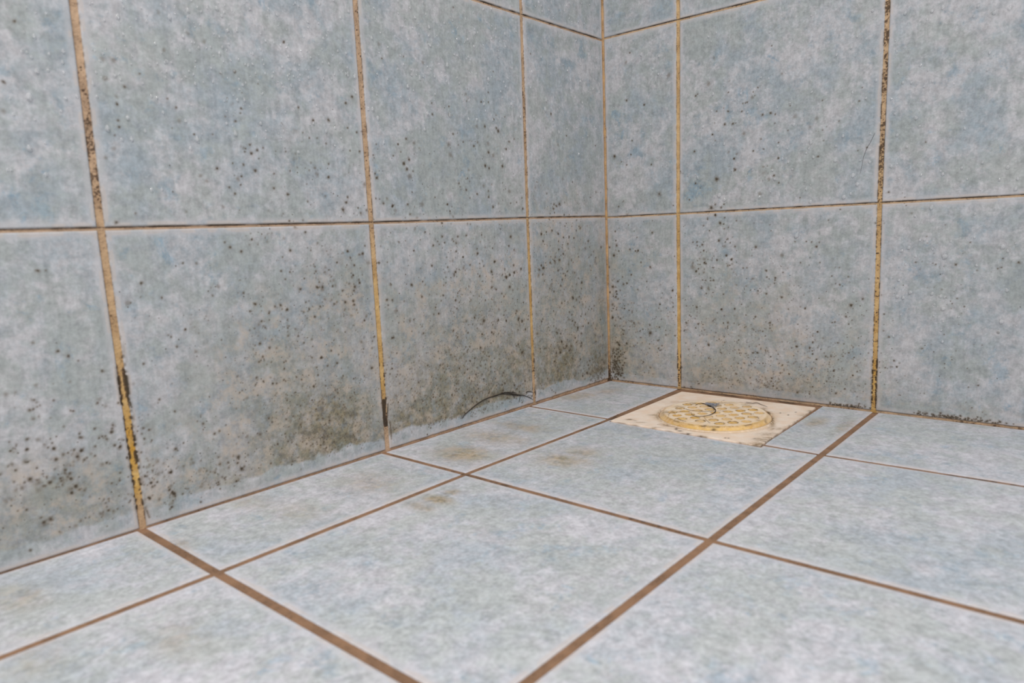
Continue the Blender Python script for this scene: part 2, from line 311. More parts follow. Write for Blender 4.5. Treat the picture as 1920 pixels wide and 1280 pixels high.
def scatter(W_, fn, cx, cy, sx, sy, n, kinds='tttsm', lim=None, vmul=1.):
    # colonies bunch together: draw a few mother positions first
    mothers = [(random.gauss(cx, sx), random.gauss(cy, sy)) for _ in range(max(3, n//7))]
    for _ in range(n):
        if random.random() < .55:
            mx, my = random.choice(mothers); x, y = random.gauss(mx, 7), random.gauss(my, 9)
        else: x, y = random.gauss(cx, sx), random.gauss(cy, sy)
        if lim and not lim(x, y): continue
        r, v = K[random.choice(kinds)]; p = fn(x, y)
        if p[2]-floor_z(p[0], p[1]) < .010*(1+.5*math.sin(x*.21)+.3*math.sin(x*.077)) or p[2] > .43: continue
        if fn is on_left and not (-.69 < p[1] < -.003): continue
        if fn is on_right and not (.003 < p[0] < .44): continue
        W_.blob(p, r*random.choice((.6, .75, .85, 1., 1.1))*depth(p)/F, min(1, v*random.uniform(.55, 1.3))*vmul, hard=2.3)
lx = lambda x, y: x < 1132
scatter(L, on_left, 905, 560, 70, 75, 230, 'ttssm', lx); scatter(L, on_left, 930, 640, 60, 60, 260, 'ttts', lx)
scatter(L, on_left, 1065, 590, 36, 80, 300, 'ttssm', lx); scatter(L, on_left, 1080, 670, 40, 40, 200, 'ttts', lx)
scatter(L, on_left, 850, 730, 110, 45, 700, 'tttts', lx); scatter(L, on_left, 930, 720, 60, 30, 330, 'ttss', lx)
scatter(L, on_left, 620, 790, 80, 50, 600, 'ttttss'); scatter(L, on_left, 560, 640, 90, 70, 260, 'tttssm')
scatter(L, on_left, 640, 560, 40, 60, 110, 'ttsm'); scatter(L, on_left, 400, 900, 90, 35, 260, 'ttssmM')
scatter(L, on_left, 110, 900, 110, 50, 210, 'ssmmMX'); scatter(L, on_left, 150, 780, 110, 60, 70, 'tsmp')
scatter(L, on_left, 290, 880, 25, 60, 70, 'ttsm'); scatter(L, on_left, 560, 320, 90, 60, 60, 'ttsp')
scatter(L, on_left, 850, 330, 90, 55, 90, 'ttsmp'); scatter(L, on_left, 800, 470, 110, 50, 110, 'ttsm')
scatter(L, on_left, 1060, 440, 35, 40, 60, 'ttssm', lx); scatter(L, on_left, 550, 480, 130, 40, 45, 'ttsm')
rx = lambda x, y: x > 1147
scatter(R, on_right, 1165, 560, 18, 90, 110, 'ttssm', rx); scatter(R, on_right, 1210, 640, 40, 50, 190, 'tttts', rx)
scatter(R, on_right, 1380, 600, 75, 60, 220, 'tttts', rx); scatter(R, on_right, 1480, 680, 90, 35, 220, 'tttt', rx)
scatter(R, on_right, 1340, 480, 60, 50, 90, 'ttsm', rx); scatter(R, on_right, 1570, 640, 60, 70, 160, 'ttts')
scatter(R, on_right, 1760, 560, 80, 110, 70, 'tts'); scatter(R, on_right, 1400, 300, 80, 80, 50, 'ttsp')
scatter(R, on_right, 1700, 740, 90, 30, 60, 'ttts'); scatter(R, on_right, 1400, 715, 90, 12, 200, 'tttts')

# grime film and pin-prick density, above the rinsed strip at the foot of the wall
def wash(W_, fn, lst, ch):
    for x, y, sx, sy, v in lst:
        p = fn(x, y); px, py_ = fn(x+sx, y), fn(x, y-sy)
        rs = np.linalg.norm(px-p)*1.25; rt = np.linalg.norm(py_-p)*1.25
        s0, t0 = p@W_.eS, p@W_.eT
        q = ((W_.ws-s0)/rs)**2+((W_.wt-t0)/rt)**2
        W_.ch[ch] = np.maximum(W_.ch[ch], v*np.exp(-q)*(1+W_.nl*.35))
wash(L, on_left, [(860, 790, 180, 95, 1.), (610, 820, 120, 100, 1.), (860, 640, 140, 100, .42), (880, 720, 190, 105, .75), (590, 770, 110, 100, .6), (1060, 560, 70, 120, .35), (560, 700, 120, 100, .42), (1060, 700, 90, 75, .75), (1120, 690, 28, 90, .85), (400, 900, 110, 55, .45), (100, 960, 150, 80, .6), (480, 890, 130, 60, .6), (930, 640, 110, 110, .35), (1130, 560, 14, 120, .5), (650, 620, 70, 110, .4), (900, 780, 80, 40, 1.)], 'film')
wash(L, on_left, [(880, 720, 160, 110, .95), (600, 790, 120, 90, .95), (1070, 640, 60, 110, .8), (930, 560, 110, 90, .5), (400, 900, 110, 60, .55), (100, 930, 130, 70, .35), (560, 620, 130, 80, .35), (800, 350, 140, 80, .12), (1050, 420, 60, 60, .35)], 'fine')
wash(R, on_right, [(1200, 720, 60, 60, .7), (1160, 660, 26, 60, .85), (1330, 735, 90, 60, .75), (1480, 740, 120, 45, .6), (1400, 640, 120, 70, .25), (1640, 770, 60, 30, .5), (1780, 780, 120, 20, .4), (1146, 560, 8, 140, .5)], 'film')
wash(R, on_right, [(1200, 660, 60, 80, .7), (1380, 680, 110, 70, .6), (1500, 720, 110, 40, .6), (1380, 540, 100, 70, .25), (1620, 640, 90, 90, .25), (1180, 480, 40, 90, .3), (1800, 600, 120, 100, .12)], 'fine')
for W_, base in ((L, .0105), (R, .007)):
    zf = SLY*-W_.ws if W_ is L else SLX*W_.ws
    lim = base*(1+W_.n2*.35+W_.nl*.35)+.002; k = np.clip((W_.wt-zf-lim)/.0018+W_.n3*.5, 0, 1)
    if W_ is R: k = np.maximum(k, .45)
    for ch in ('film', 'fine'): W_.ch[ch] = W_.ch[ch]*k
# black clusters in the corner foot
for x, y, r in ((1118, 700, 5), (1128, 690, 5), (1122, 708, 4), (1133, 680, 4), (1112, 706, 3.5), (1135, 665, 3), (1126, 700, 4), (1108, 712, 3)): put(L, on_left, x, y, r, .75, hard=1.4)
for x, y, r in ((1150, 655, 4), (1153, 683, 5), (1157, 692, 6), (1152, 675, 4), (1160, 698, 6), (1164, 704, 3.5), (1147, 668, 3), (1156, 664, 2.5), (1170, 708, 3), (1149, 690, 3)): put(R, on_right, x, y, r, .8, hard=1.4)
for i in range(110): put(R, on_right, random.gauss(1157, 7), random.gauss(688, 17), 1.8, .95)
for i in range(110): put(L, on_left, random.gauss(1122, 9), random.gauss(698, 14), 1.6, .75)
# black dots above the right-hand foot joint, along the curved root-like mould and the joints' edges
for i in range(150):
    x = random.triangular(1700, 1920, 1760) if i % 3 else random.uniform(1555, 1632); y = 770+(x-1637)*.112 if x > 1637 else 762+(x-1560)*.1
    put(R, on_right, x, y-3-abs(random.gauss(0, 2.6)), random.uniform(1.2, 2.6), .9)
for i in range(26): put(R, on_right, random.gauss(1290, 9), random.gauss(730, 2.2), 2., .8)
q = lambda fn, *pts: [fn(690+x/5.82, 640+y/5.82) for x, y in pts]
L.stroke(q(on_left, (1280, 620), (1400, 585), (1500, 560), (1600, 575), (1700, 585)), .0022, .55)
L.stroke(q(on_left, (1030, 830), (1090, 765), (1180, 690), (1280, 628), (1400, 590), (1500, 558), (1600, 575), (1700, 592)), .0010, .55)
for i in range(90):
    x = random.triangular(1300, 1800, 1560); y = 590-((x-1560)/170)**2*-6-20+abs(random.gauss(0, 14)); L.blob(q(on_left, (x, y))[0], .0007, .8)
for i in range(70):
    x = random.uniform(620, 1480); y = 860-(x-820)*.26+random.gauss(0, 16); L.blob(q(on_left, (x, y))[0], .0006*random.uniform(.7, 1.5), .8)

# joints: dark edges, yellowed lime, blackened stretches
def joint_edge(W_, j, axis, segs, side=(1, -1)):
    c, hw = (W_.js if axis == 's' else W_.jt)[j]
    co = W_.s-c if axis == 's' else W_.t-c; al = W_.t if axis == 's' else W_.s
    for a, b, v, wd in segs:
        for sd in side:
            e = np.abs(co-sd*hw)*(1+W_.n1*.5)
            m = np.clip(1-e/wd, 0, 1)*np.clip((al-a)/.012, 0, 1)*np.clip((b-al)/.012, 0, 1)
            m = m*(np.clip(.55+W_.n1*1.6+W_.n2*1.2, 0, 1) if axis == 's' else np.clip(.7+W_.n1*.35+W_.n2*.9, 0, 1))*v
            W_.ch['spot'] = np.maximum(W_.ch['spot'], np.where(co*sd > 0, m, 0)); W_.ch['dark'] = np.maximum(W_.ch['dark'], m*.9)
joint_edge(L, 0, 's', [(0, .45, .6, .0011), (.0, .07, .9, .0016)])
joint_edge(L, 1, 's', [(.02, .45, .6, .0011), (.02, .09, 1, .0018)])
joint_edge(L, 2, 's', [(0, .45, .55, .0012)]); joint_edge(L, 2, 's', [(.015, .13, 1.2, .0026)], side=(-1,)); joint_edge(L, 2, 's', [(.01, .12, 1.4, .0020)], side=(1, -1))
joint_edge(R, 0, 's', [(0, .45, .5, .0009), (0, .05, 1, .0016)]); joint_edge(R, 1, 's', [(0, .45, .75, .0013), (0, .07, 1.2, .0018)])
for W_ in (L, R):
    for j in (0, 1): joint_edge(W_, j, 't', [(0, .7, 1.0, .0012)], side=(1,)); joint_edge(W_, j, 't', [(0, .7, .25, .0008)], side=(-1,))  # dark upper edge of level joints: shade under the tile above, painted in
def yel(W_, j, segs):
    c, hw = W_.js[j]; m = np.abs(W_.s-c) < hw+.0008
    v = np.zeros_like(W_.tg)
    pts = sorted(segs); v = np.interp(W_.tg, [p[0] for p in pts], [p[1] for p in pts])
    W_.ch['yellow'] = np.where(m, v[None, :]*np.clip(.95+W_.n2*.3, 0, 1), W_.ch['yellow'])
yel(L, 0, [(0, .1), (.03, .25), (.06, .7), (.15, .75), (.19, .35), (.3, .1), (.4, .1)])
yel(L, 1, [(0, 0), (.03, .1), (.06, .8), (.14, .65), (.2, .2), (.3, .05)])
yel(L, 2, [(0, .1), (.02, .25), (.032, 1), (.07, 1), (.10, .65), (.14, .3), (.25, .05), (.4, .05)])
yel(R, 0, [(0, .5), (.05, .8), (.2, .6), (.25, .45), (.4, .4)]); yel(R, 1, [(0, .8), (.03, .9), (.1, .6), (.2, .45), (.26, .15), (.4, .1)])
def drk(W_, j, segs):
    c, hw = W_.js[j]; m = np.abs(W_.s-c) < hw+.0004
    v = np.interp(W_.tg, [p[0] for p in segs], [p[1] for p in segs])
    q_ = v[None, :]*np.clip(.55+W_.n1*1.0+W_.n2*.9+W_.n3*.5, 0, 1.3)
    W_.ch['dark'] = np.where(m, np.maximum(W_.ch['dark'], q_.clip(0, 1)), W_.ch['dark'])
drk(R, 1, [(0, .3), (.05, .1), (.17, .1), (.21, .45), (.25, .75), (.28, .35), (.32, .8), (.4, .7)])
drk(L, 2, [(0, .1), (.1, .1), (.14, .35), (.17, .2), (.2, .15), (.22, .7), (.25, .65), (.28, .3), (.32, .35), (.4, .3)])
drk(L, 1, [(0, .1), (.16, .05), (.2, .1), (.24, .35), (.3, .3), (.4, .2)]); drk(L, 0, [(0, .3), (.05, .4), (.08, .1), (.2, .2), (.25, .4), (.4, .3)])
for W_ in (L, R):
    m = np.abs(W_.ws) < .003; W_.ch['yellow'] = np.where(m, .45*np.clip(.6+W_.n2, 0, 1), W_.ch['yellow'])
    m2 = m*np.clip(1-W_.wt/.05, 0, 1)*np.clip(.8+W_.n1, 0, 1); W_.ch['dark'] = np.maximum(W_.ch['dark'], m2*.9)
# blackened grout stretches
for z in np.arange(on_left(724, 796)[2], on_left(720, 752)[2], .001): L.blob(np.array([0, -.3478+.0006*math.sin(z*300)+L.D[1, 1, 0]*-1, z]), .0024, 1.1, 'dark', hard=4)
for z in np.arange(.014, .05, .0008):
    L.blob(np.array([0, -.3455+(.0022*(z-.03)/.02)-.0005, z*.9]), .0009, .8)
L.stroke([on_left(731, 790), on_left(733, 806), on_left(734, 822)], .0010, .85); L.stroke([on_left(721, 790), on_left(723, 810), on_left(724, 826)], .0007, .7)
L.stroke([on_left(241, 742), on_left(244, 755), on_left(247, 763)], .0010, 1.2, 'dark'); L.stroke([on_left(241, 742), on_left(244, 755), on_left(247, 763)], .0008, 1.)
L.stroke([on_left(272, 950), on_left(277, 962), on_left(280, 970)], .0009, .8)
for W_, fn, x0, y0, x1, y1, n in ((L, on_left, 225, 560, 268, 930, 70), (L, on_left, 150, 120, 225, 560, 90), (L, on_left, 668, 0, 700, 420, 60), (R, on_right, 1662, 0, 1650, 380, 110), (R, on_right, 1648, 400, 1638, 760, 60)):
    for i in range(n):
        k = random.random(); W_.blob(fn(x0+(x1-x0)*k+random.uniform(-5, 5), y0+(y1-y0)*k), .0006*random.uniform(.6, 1.6), random.uniform(.4, .9), 'dark')
for y in np.arange(708, 766, 4): R.blob(on_right(1638+random.choice((-4, 4)), y), .0011, 1., 'dark'); R.blob(on_right(1638+random.choice((-4, 4)), y), .0009, .8)
for y in np.arange(690, 726, 4): R.blob(on_right(1273+random.uniform(-3, 3), y), .0010, 1., 'dark')
# floor: tan stains, dirt in the joints
wash(FL, on_floor, [(870, 852, 45, 9, .85), (930, 820, 60, 8, .45), (700, 905, 60, 12, .3), (822, 936, 22, 5, 1.), (790, 950, 30, 5, .5), (850, 922, 12, 4, .8), (1055, 862, 35, 8, .75), (1090, 848, 30, 7, .5), (1085, 742, 22, 7, .55), (1140, 733, 20, 6, .35), (1530, 792, 14, 7, .5), (1585, 800, 10, 12, .4), (340, 1020, 25, 5, .4), (560, 960, 60, 10, .25), (30, 1120, 60, 15, .25), (340, 1200, 60, 18, .28), (60, 1230, 70, 20, .22), (470, 940, 40, 10, .25), (980, 800, 50, 5, .5), (1190, 800, 20, 5, .2)], 'film')
FL.ch['film'] *= 1.25
for x, y in ((837, 930), (828, 937), (835, 926)): put(FL, on_floor, x, y, 2.4, .6)
for i in range(60): put(FL, on_floor, random.gauss(1580, 6)+i*.3-9, random.gauss(802, 5)-i*.35, 1.3, .55)
for W_, fn, x0, y0, x1, y1 in ((FL, on_floor, 1180, 968, 1300, 1003), (FL, on_floor, 1450, 1048, 1640, 1100), (FL, on_floor, 1780, 889, 1920, 910), (FL, on_floor, 830, 876, 960, 912), (FL, on_floor, 1090, 805, 1143, 786), (FL, on_floor, 1143, 787, 1160, 775), (FL, on_floor, 1600, 795, 1630, 772)):
    for i in range(30):
        k = random.random(); W_.blob(fn(x0+(x1-x0)*k, y0+(y1-y0)*k), .003*random.uniform(.6, 1.4), random.uniform(.25, .6), 'dark')
for i in range(40): FL.blob(on_floor(random.uniform(1440, 1530), 0) if False else on_floor(1437+random.random()*90, 834-random.random()*62), .0006, .0)
# dark dirt where the floor meets the walls
FL.ch['dark'] = np.maximum(FL.ch['dark'], np.where(FL.wt < .006, .55*np.clip(.5+FL.n2*1.5, 0, 1), 0)*(FL.ws > .09))
m = (R.wt-SLX*R.ws < .0045); R.ch['dark'] = np.maximum(R.ch['dark'], m*.5*np.clip(.15+R.n2*1.6+R.n1, 0, 1))
m = (L.wt-SLY*-L.ws < .0045); L.ch['dark'] = np.maximum(L.ch['dark'], m*.35*np.clip(.2+L.n2*1.6+L.n1, 0, 1)*(L.ws < .2))
# small cement smears beside the drain joint and the little holes in the wall's foot
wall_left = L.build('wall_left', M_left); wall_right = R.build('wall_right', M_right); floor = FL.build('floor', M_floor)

# ------------------------------------------------------------ the drain
def drain_mat(name, base, pale):
    t = NT(name); P = t.n('ShaderNodeNewGeometry').outputs['Position']
    yel_, brown, dark, _ = t.attr('marks')
    n1 = t.noise(P, 260, 5, .7, 2.); n2 = t.noise(P, 90, 4, .6, 5.); n3 = t.noise(P, 900, 3, .7, 1.)
    c = t.mix(t.ramp(n2, .35, .65), base, pale)
    c = t.mix(t.math('MULTIPLY', yel_, t.ramp(n1, .32, .6, .7, 1.1), True), c, t.mix(t.ramp(n2, .38, .6), (.74, .47, .13), (.62, .33, .045)))
    c = t.mix(t.math('MULTIPLY', brown, t.ramp(n1, .36, .56, .25, 1.1), True), c, (.27, .175, .085))
    c = t.mix(dark, c, (.05, .03, .018))
    h = t.math('ADD', t.math('MULTIPLY', n1, .7), n3)
    t.bsdf(c, t.ramp(n1, .3, .7, .3, .55), t.bump(h, .0004, .5), Specular_IOR_Level=.4); return t.m
M_plate = drain_mat('yellowed cream plastic', (.84, .66, .52), (.88, .75, .64))
M_grate = drain_mat('limescaled cream plastic', (.85, .64, .44), (.88, .75, .60))
DC = np.array([.1812, -.0962]); RR = .0538
dr = bpy.data.objects.new('floor_drain', None); C.objects.link(dr); dr.location = (DC[0], DC[1], floor_z(*DC)-.006)
dr['label'] = 'cream plastic shower drain with a yellow limescaled round grate set in the tiled floor'; dr['category'] = 'drain'
dr.rotation_euler = (0, 0, 0)
def mesh_grid(name, P, A, mat, parent, close=True, cap=None, label=None):
    n, k = P.shape[:2]; idx = np.arange(n*k).reshape(n, k); V = P.reshape(-1, 3)
    nx = np.roll(idx, -1, axis=1)
    q = np.stack([idx[:-1], idx[1:], nx[1:], nx[:-1]], -1).reshape(-1, 4)
    faces = q
    me = bpy.data.meshes.new(name); me.vertices.add(len(V)); V0 = V-np.array(dr.location); me.vertices.foreach_set('co', V0.astype(np.float32).ravel())
    extra = [] if cap is None else [idx[c] if c == 0 else idx[c][::-1] for c in cap]
    nf = len(faces); ne = sum(len(e) for e in extra)
    me.loops.add(nf*4+ne); me.polygons.add(nf+len(extra))
    me.loops.foreach_set('vertex_index', np.concatenate([faces.ravel()]+extra).astype(np.int32))
    st = list(range(0, nf*4, 4)); a = nf*4
    for e in extra: st.append(a); a += len(e)
    me.polygons.foreach_set('loop_start', np.array(st, np.int32)); me.polygons.foreach_set('use_smooth', np.ones(nf+len(extra), bool))
    me.update(calc_edges=True)
    at = me.attributes.new('marks', 'FLOAT_COLOR', 'POINT'); at.data.foreach_set('color', A.reshape(-1, 4).astype(np.float32).ravel())
    me.materials.append(mat); o = bpy.data.objects.new(name, me); C.objects.link(o); o.parent = parent
    if label: o['label'] = label
    return o
NA = 720; th = np.linspace(0, 2*math.pi, NA, endpoint=False); ct, st_ = np.cos(th), np.sin(th)
def paint(XY, ch, px, py, rx_, ry_, v, hard=2., h=.0015, ang=None):
    p = on_floor(px, py, h)[:2]; ex = on_floor(px+rx_, py, h)[:2]-p; ey = on_floor(px, py+ry_, h)[:2]-p
    M_ = np.linalg.inv(np.array([ex, ey]).T); d = (XY-p)@M_.T; q = np.hypot(d[..., 0], d[..., 1])
    np.maximum(ch, v*np.exp(-q**hard), out=ch)
# frame plate: from the ring's well out to the square edge
edge_xy = []
for a, b in zip(ct, st_):
    best = 9
    for p, q2 in zip(PC, PC[1:]+PC[:1]):
        e = q2[:2]-p[:2]; M_ = np.array([[a, -e[0]], [b, -e[1]]])
        if abs(np.linalg.det(M_)) < 1e-9: continue
        t_, u_ = np.linalg.solve(M_, p[:2]-DC)
        if t_ > 0 and -1e-6 <= u_ <= 1+1e-6: best = min(best, t_)
    edge_xy.append(best-.0003)
edge_r = np.array(edge_xy)
fr = np.concatenate([[0, 0, 0], np.linspace(0, 1, 90)**1.2, [1, 1]])
prof_r = []; prof_h = []
rows = []; hs = []
ring = [(-.0018, -.006), (-.0018, -.0008), (-.0015, .0008), (-.0010, .0015), (-.0002, .0015), (.0004, .0008), (.0009, .0003)]
for dr_, h in ring: rows.append(np.full(NA, RR+dr_)); hs.append(np.full(NA, h))
for f in np.linspace(.0, 1, 100)[1:]:
    r = RR+.0009+(edge_r-.0006-RR-.0009)*f; rows.append(r); hs.append(np.full(NA, .0003+.0006*f))
rows.append(edge_r-.0002); hs.append(np.full(NA, .0006)); rows.append(edge_r); hs.append(np.full(NA, .0002)); rows.append(edge_r); hs.append(np.full(NA, -.004))
rows = np.array(rows); hs = np.array(hs)
VD = DC-CAM[:2]; VD /= np.linalg.norm(VD); SQ = 1/np.sqrt(1-(1-1/1.075**2)*(ct*VD[0]+st_*VD[1])**2)      # the round lid is not quite circular
sqr = np.clip((edge_r-rows)/(edge_r-RR), 0, 1); rows = rows*(1+(SQ-1)*np.where(rows < RR+.0010, 1, sqr))
X = DC[0]+rows*ct; Y = DC[1]+rows*st_; Z = floor_z(X, Y)+hs
XY = np.stack([X, Y], -1); sh = X.shape
nz = lambda sc_: np.sin(X*sc_*1.3+2*np.sin(Y*sc_))*np.cos(Y*sc_*.9+1.5*np.sin(X*sc_*.8))
ye, br, dk = (np.zeros(sh) for _ in range(3))
rr = np.hypot(X-DC[0], Y-DC[1])/SQ
br = np.maximum(br, .25*np.exp(-((rr-RR)/.0035)**2)); dk = np.maximum(dk, .55*np.exp(-((rr-RR+.0012)/.0006)**2)*np.clip(.4+nz(300), 0, 1))
ye = np.maximum(ye, .22*np.exp(-((rr-RR)/.003)**2))
for a in ((1448, 790, 5, 12, 1.), (1440, 773, 9, 4, .95), (1430, 765, 8, 3, .9), (1447, 800, 8, 5, .7), (1235, 780, 8, 4, .9), (1226, 776, 10, 2, .7), (1250, 795, 9, 2.5, .7), (1463, 802, 14, 3, .55), (1440, 812, 22, 4, .6), (1430, 822, 18, 5, .8), (1421, 831, 16, 4, .95), (1445, 820, 14, 4, .8), (1480, 800, 14, 3, .5), (1508, 777, 12, 3, .55), (1520, 769, 8, 2, .8), (1500, 788, 8, 2, .5), (1300, 752, 50, 2.5, .45), (1390, 754, 40, 2.5, .5), (1320, 818, 6, 2, 1.), (1312, 816, 8, 1.5, 1.), (1465, 772, 10, 1.5, .3), (1180, 785, 9, .9, .9), (1200, 790, 12, 1, .7), (1225, 800, 14, 1.2, .6), (1250, 808, 14, 1.2, .6), (1340, 750, 30, 2, .35)):
    paint(XY, br, *a)
for a in ((1463, 772, 1.5, .8, .8), (1478, 776, 1.8, .9, .95), (1492, 771, 1.8, .8, .8), (1360, 819, 2, .8, 1), (1366, 819.5, 2, .8, 1), (1415, 820, 3, .8, .7), (1268, 802, 3, 2, 1.), (1275, 806, 5, 1.3, .9), (1290, 811, 6, 1, .8), (1310, 817, 7, 1, .8), (1181, 784, 5, .5, .9), (1191, 787, 4, .4, .8), (1414, 834, 5, 1.5, .6), (1435, 826, 4, 1, .5), (1363, 829, 3, .7, .9), (1375, 830, 3, .6, .7), (1300, 733, 3, .5, .5)):
    paint(XY, dk, *a)
ed = (edge_r-rows); dk = np.maximum(dk, .45*np.clip(1-ed/.0007, 0, 1)*np.clip(.3+nz(180), 0, 1)); br = np.maximum(br, .5*np.exp(-(ed/.002)**2)*np.clip(.5+nz(140), 0, 1)*(X > .235))
A = np.stack([ye, br.clip(0, 1), dk.clip(0, 1), np.ones(sh)], -1)
mesh_grid('frame', np.stack([X, Y, Z], -1)[::1], A, M_plate, dr)
# grate: round lid with raised perforated face
RT_ = .0521
rl = np.concatenate([np.linspace(.0004, .0470, 135), [.0478, .0484, .0489, .0495, .0503, .0512, .0519, .0524, .0528, .0528]])
rl = rl*.9867
hh = np.concatenate([np.full(135, .0042), [.00415, .0039, .0034, .0027, .0020, .0014, .0009, .0004, -.0006, -.006]])
X = DC[0]+rl[:, None]*ct*SQ; Y = DC[1]+rl[:, None]*st_*SQ; H = np.repeat(hh[:, None], NA, 1)
XY = np.stack([X, Y], -1); sh = X.shape
u = np.array([.0083, .0094]); v_ = np.array([.0094, -.0083]); u = u/np.linalg.norm(u)*.0127; v_ = v_/np.linalg.norm(v_)*.0127
h0 = on_floor(1220+945/8, 730+457/8, .0042)[:2]
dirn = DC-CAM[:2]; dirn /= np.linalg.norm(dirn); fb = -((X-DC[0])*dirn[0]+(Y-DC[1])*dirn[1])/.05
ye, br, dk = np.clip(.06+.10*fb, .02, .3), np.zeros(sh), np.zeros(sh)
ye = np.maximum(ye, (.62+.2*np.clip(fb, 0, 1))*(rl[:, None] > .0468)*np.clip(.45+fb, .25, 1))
HR = .0044; holes = []
for i in range(-8, 9):
    for j in range(-8, 9):
        c = h0+i*u+j*v_
        if np.hypot(*(c-DC)) > .0435: continue
        holes.append(c); d = np.hypot(X-c[0], Y-c[1])
        dep = np.clip((HR-d)/.0006, 0, 1); H = np.where(d < HR, np.minimum(H, .0042-.0007*dep+.0002*np.clip(1-d/HR, 0, 1)), H)
        fade = random.uniform(.6, 1)*(1.0 if (c[0]+c[1]*-1) > .0 else 1)
        ye = np.maximum(ye, np.clip((HR+.0002-d)/.0005, 0, 1)*.95*fade)
        rg = random.uniform(.3, 1.)*np.exp(-((d-HR)/.0005)**2); br = np.maximum(br, 1.1*rg); dk = np.maximum(dk, .28*rg)
nz2 = np.sin(X*900+2*np.sin(Y*700))*np.cos(Y*800+1.5*np.sin(X*650)); nz3 = np.sin(th*9)*.5+np.sin(th*23+1)*.3+np.sin(th*51)*.2
ye = np.maximum(ye, np.clip(.04+.15*fb, .02, .3)+.2*np.clip(nz2, 0, 1))
H += .00012*nz2*(H > .001)
for a in ((1249, 773, 8, 3.5, .7), (1262, 771, 5, 2, .6), (1300, 756, 9, 2.5, .7), (1272, 762, 12, 2, .5), (1400, 758, 10, 3, .6), (1380, 765, 20, 3, .35), (1422, 788, 5, 2, .6), (1436, 786, 3, 2, .8), (1418, 782, 4, 1.5, .5), (1270, 790, 12, 4, .35), (1355, 755, 30, 2, .5), (1330, 798, 14, 1, .2), (1290, 805, 40, 1.2, .5)):
    paint(XY, br, *a, h=.0042)
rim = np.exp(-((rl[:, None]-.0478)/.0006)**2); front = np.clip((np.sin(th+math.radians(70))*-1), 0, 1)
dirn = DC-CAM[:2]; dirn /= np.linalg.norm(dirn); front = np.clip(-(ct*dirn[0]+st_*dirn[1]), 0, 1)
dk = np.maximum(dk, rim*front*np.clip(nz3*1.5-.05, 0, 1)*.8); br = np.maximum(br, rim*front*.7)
br = np.maximum(br, np.exp(-((rl[:, None]-.0525)/.0009)**2)*.5)
for a in ((1290, 809, 12, 1.2, 1.), (1308, 812, 14, 1.2, 1.), (1322, 802, 3, 1, .8), (1338, 805, 5, .8, .9), (1422, 788, 1.6, 1, .9), (1412, 780, 1.4, .8, .7)): paint(XY, dk, *a, h=.002)
A = np.stack([ye.clip(0, 1), br.clip(0, 1), dk.clip(0, 1), np.ones(sh)], -1)
mesh_grid('grate', np.stack([X, Y, floor_z(X, Y)+H], -1), A, M_grate, dr, cap=(0, -1), label='round raised grate with yellow blocked holes')

# ------------------------------------------------------------ hairs and lint
def hair_mat(name, col, rough=.4):
    t = NT(name); P = t.n('ShaderNodeNewGeometry').outputs['Position']
    t.bsdf(t.mix(t.ramp(t.noise(P, 600, 2, .6, 1.), .35, .65), col, tuple(v*.6 for v in col)), rough); return t.m
M_hair = hair_mat('dark hair', (.022, .014, .009)); M_hair2 = hair_mat('brown hair', (.13, .07, .035)); M_lint = hair_mat('blue grey lint', (.34, .35, .40), .9)
def smooth(pts, n=10):
    P = [np.array(p, float) for p in pts]; P = [2*P[0]-P[1]]+P+[2*P[-1]-P[-2]]; out = []
    for i in range(1, len(P)-2):
        for k in range(n):
            t = k/n; a, b, c, d = P[i-1:i+3]
            out.append(.5*((2*b)+(c-a)*t+(2*a-5*b+4*c-d)*t*t+(3*b-3*c+d-a)*t**3))
    out.append(P[-2]); return out
def tube(bm, pts, rad, taper=True, seg=6):
    rings = []; n = len(pts)
    for i, p in enumerate(pts):
        tg = pts[min(i+1, n-1)]-pts[max(i-1, 0)]; tg = tg/(np.linalg.norm(tg)+1e-12)
        a = np.cross(tg, [0, 0, 1.]); a = a if np.linalg.norm(a) > .05 else np.cross(tg, [1., 0, 0]); a /= np.linalg.norm(a); b = np.cross(tg, a)
        f = i/(n-1); r = rad(f) if callable(rad) else rad*(1 if not taper else max(.25, math.sin(math.pi*min(1, max(0, .08+f*.88)))**.4))
        rings.append([bm.verts.new(p+r*(math.cos(2*math.pi*k/seg)*a+math.sin(2*math.pi*k/seg)*b)) for k in range(seg)])
    for A_, B_ in zip(rings[:-1], rings[1:]):
        for k in range(seg): bm.faces.new((A_[k], A_[(k+1) % seg], B_[(k+1) % seg], B_[k]))
    bm.faces.new(rings[0][::-1]); bm.faces.new(rings[-1])
def link(name, bm, mat, label=None, cat=None, group=None, parent=None):
    me = bpy.data.meshes.new(name); bmesh.ops.recalc_face_normals(bm, faces=bm.faces); bm.to_mesh(me); bm.free()
    for p in me.polygons: p.use_smooth = True
    me.materials.append(mat); o = bpy.data.objects.new(name, me); C.objects.link(o)
    if label: o['label'] = label
    if cat: o['category'] = cat
    if group: o['group'] = group
    if parent: o.parent = parent
    return o
def surf_h(x, y):
    r = math.hypot(x-DC[0], y-DC[1])
    if r < .0475: return .0043
    if r < .0528: return .0043-(r-.0475)/.0053*.0037
    return .0010
def drain_hair(pts, rad, mat, label, lift=.0002):
    P = []
    for x, y in pts:
        p = on_floor(1220+x/8, 730+y/8, .0042); p = on_floor(1220+x/8, 730+y/8, surf_h(p[0], p[1])); P.append(p)
    P = smooth(P, 8); P = [np.array([p[0], p[1], floor_z(p[0], p[1])+surf_h(p[0], p[1])+rad*.9+lift*math.sin(i*.9)**2]) for i, p in enumerate(P)]
    bm = bmesh.new(); tube(bm, P, rad); return link('hair_strand', bm, mat, label, 'hair', 'hairs lying on the drain')
bm = bmesh.new()
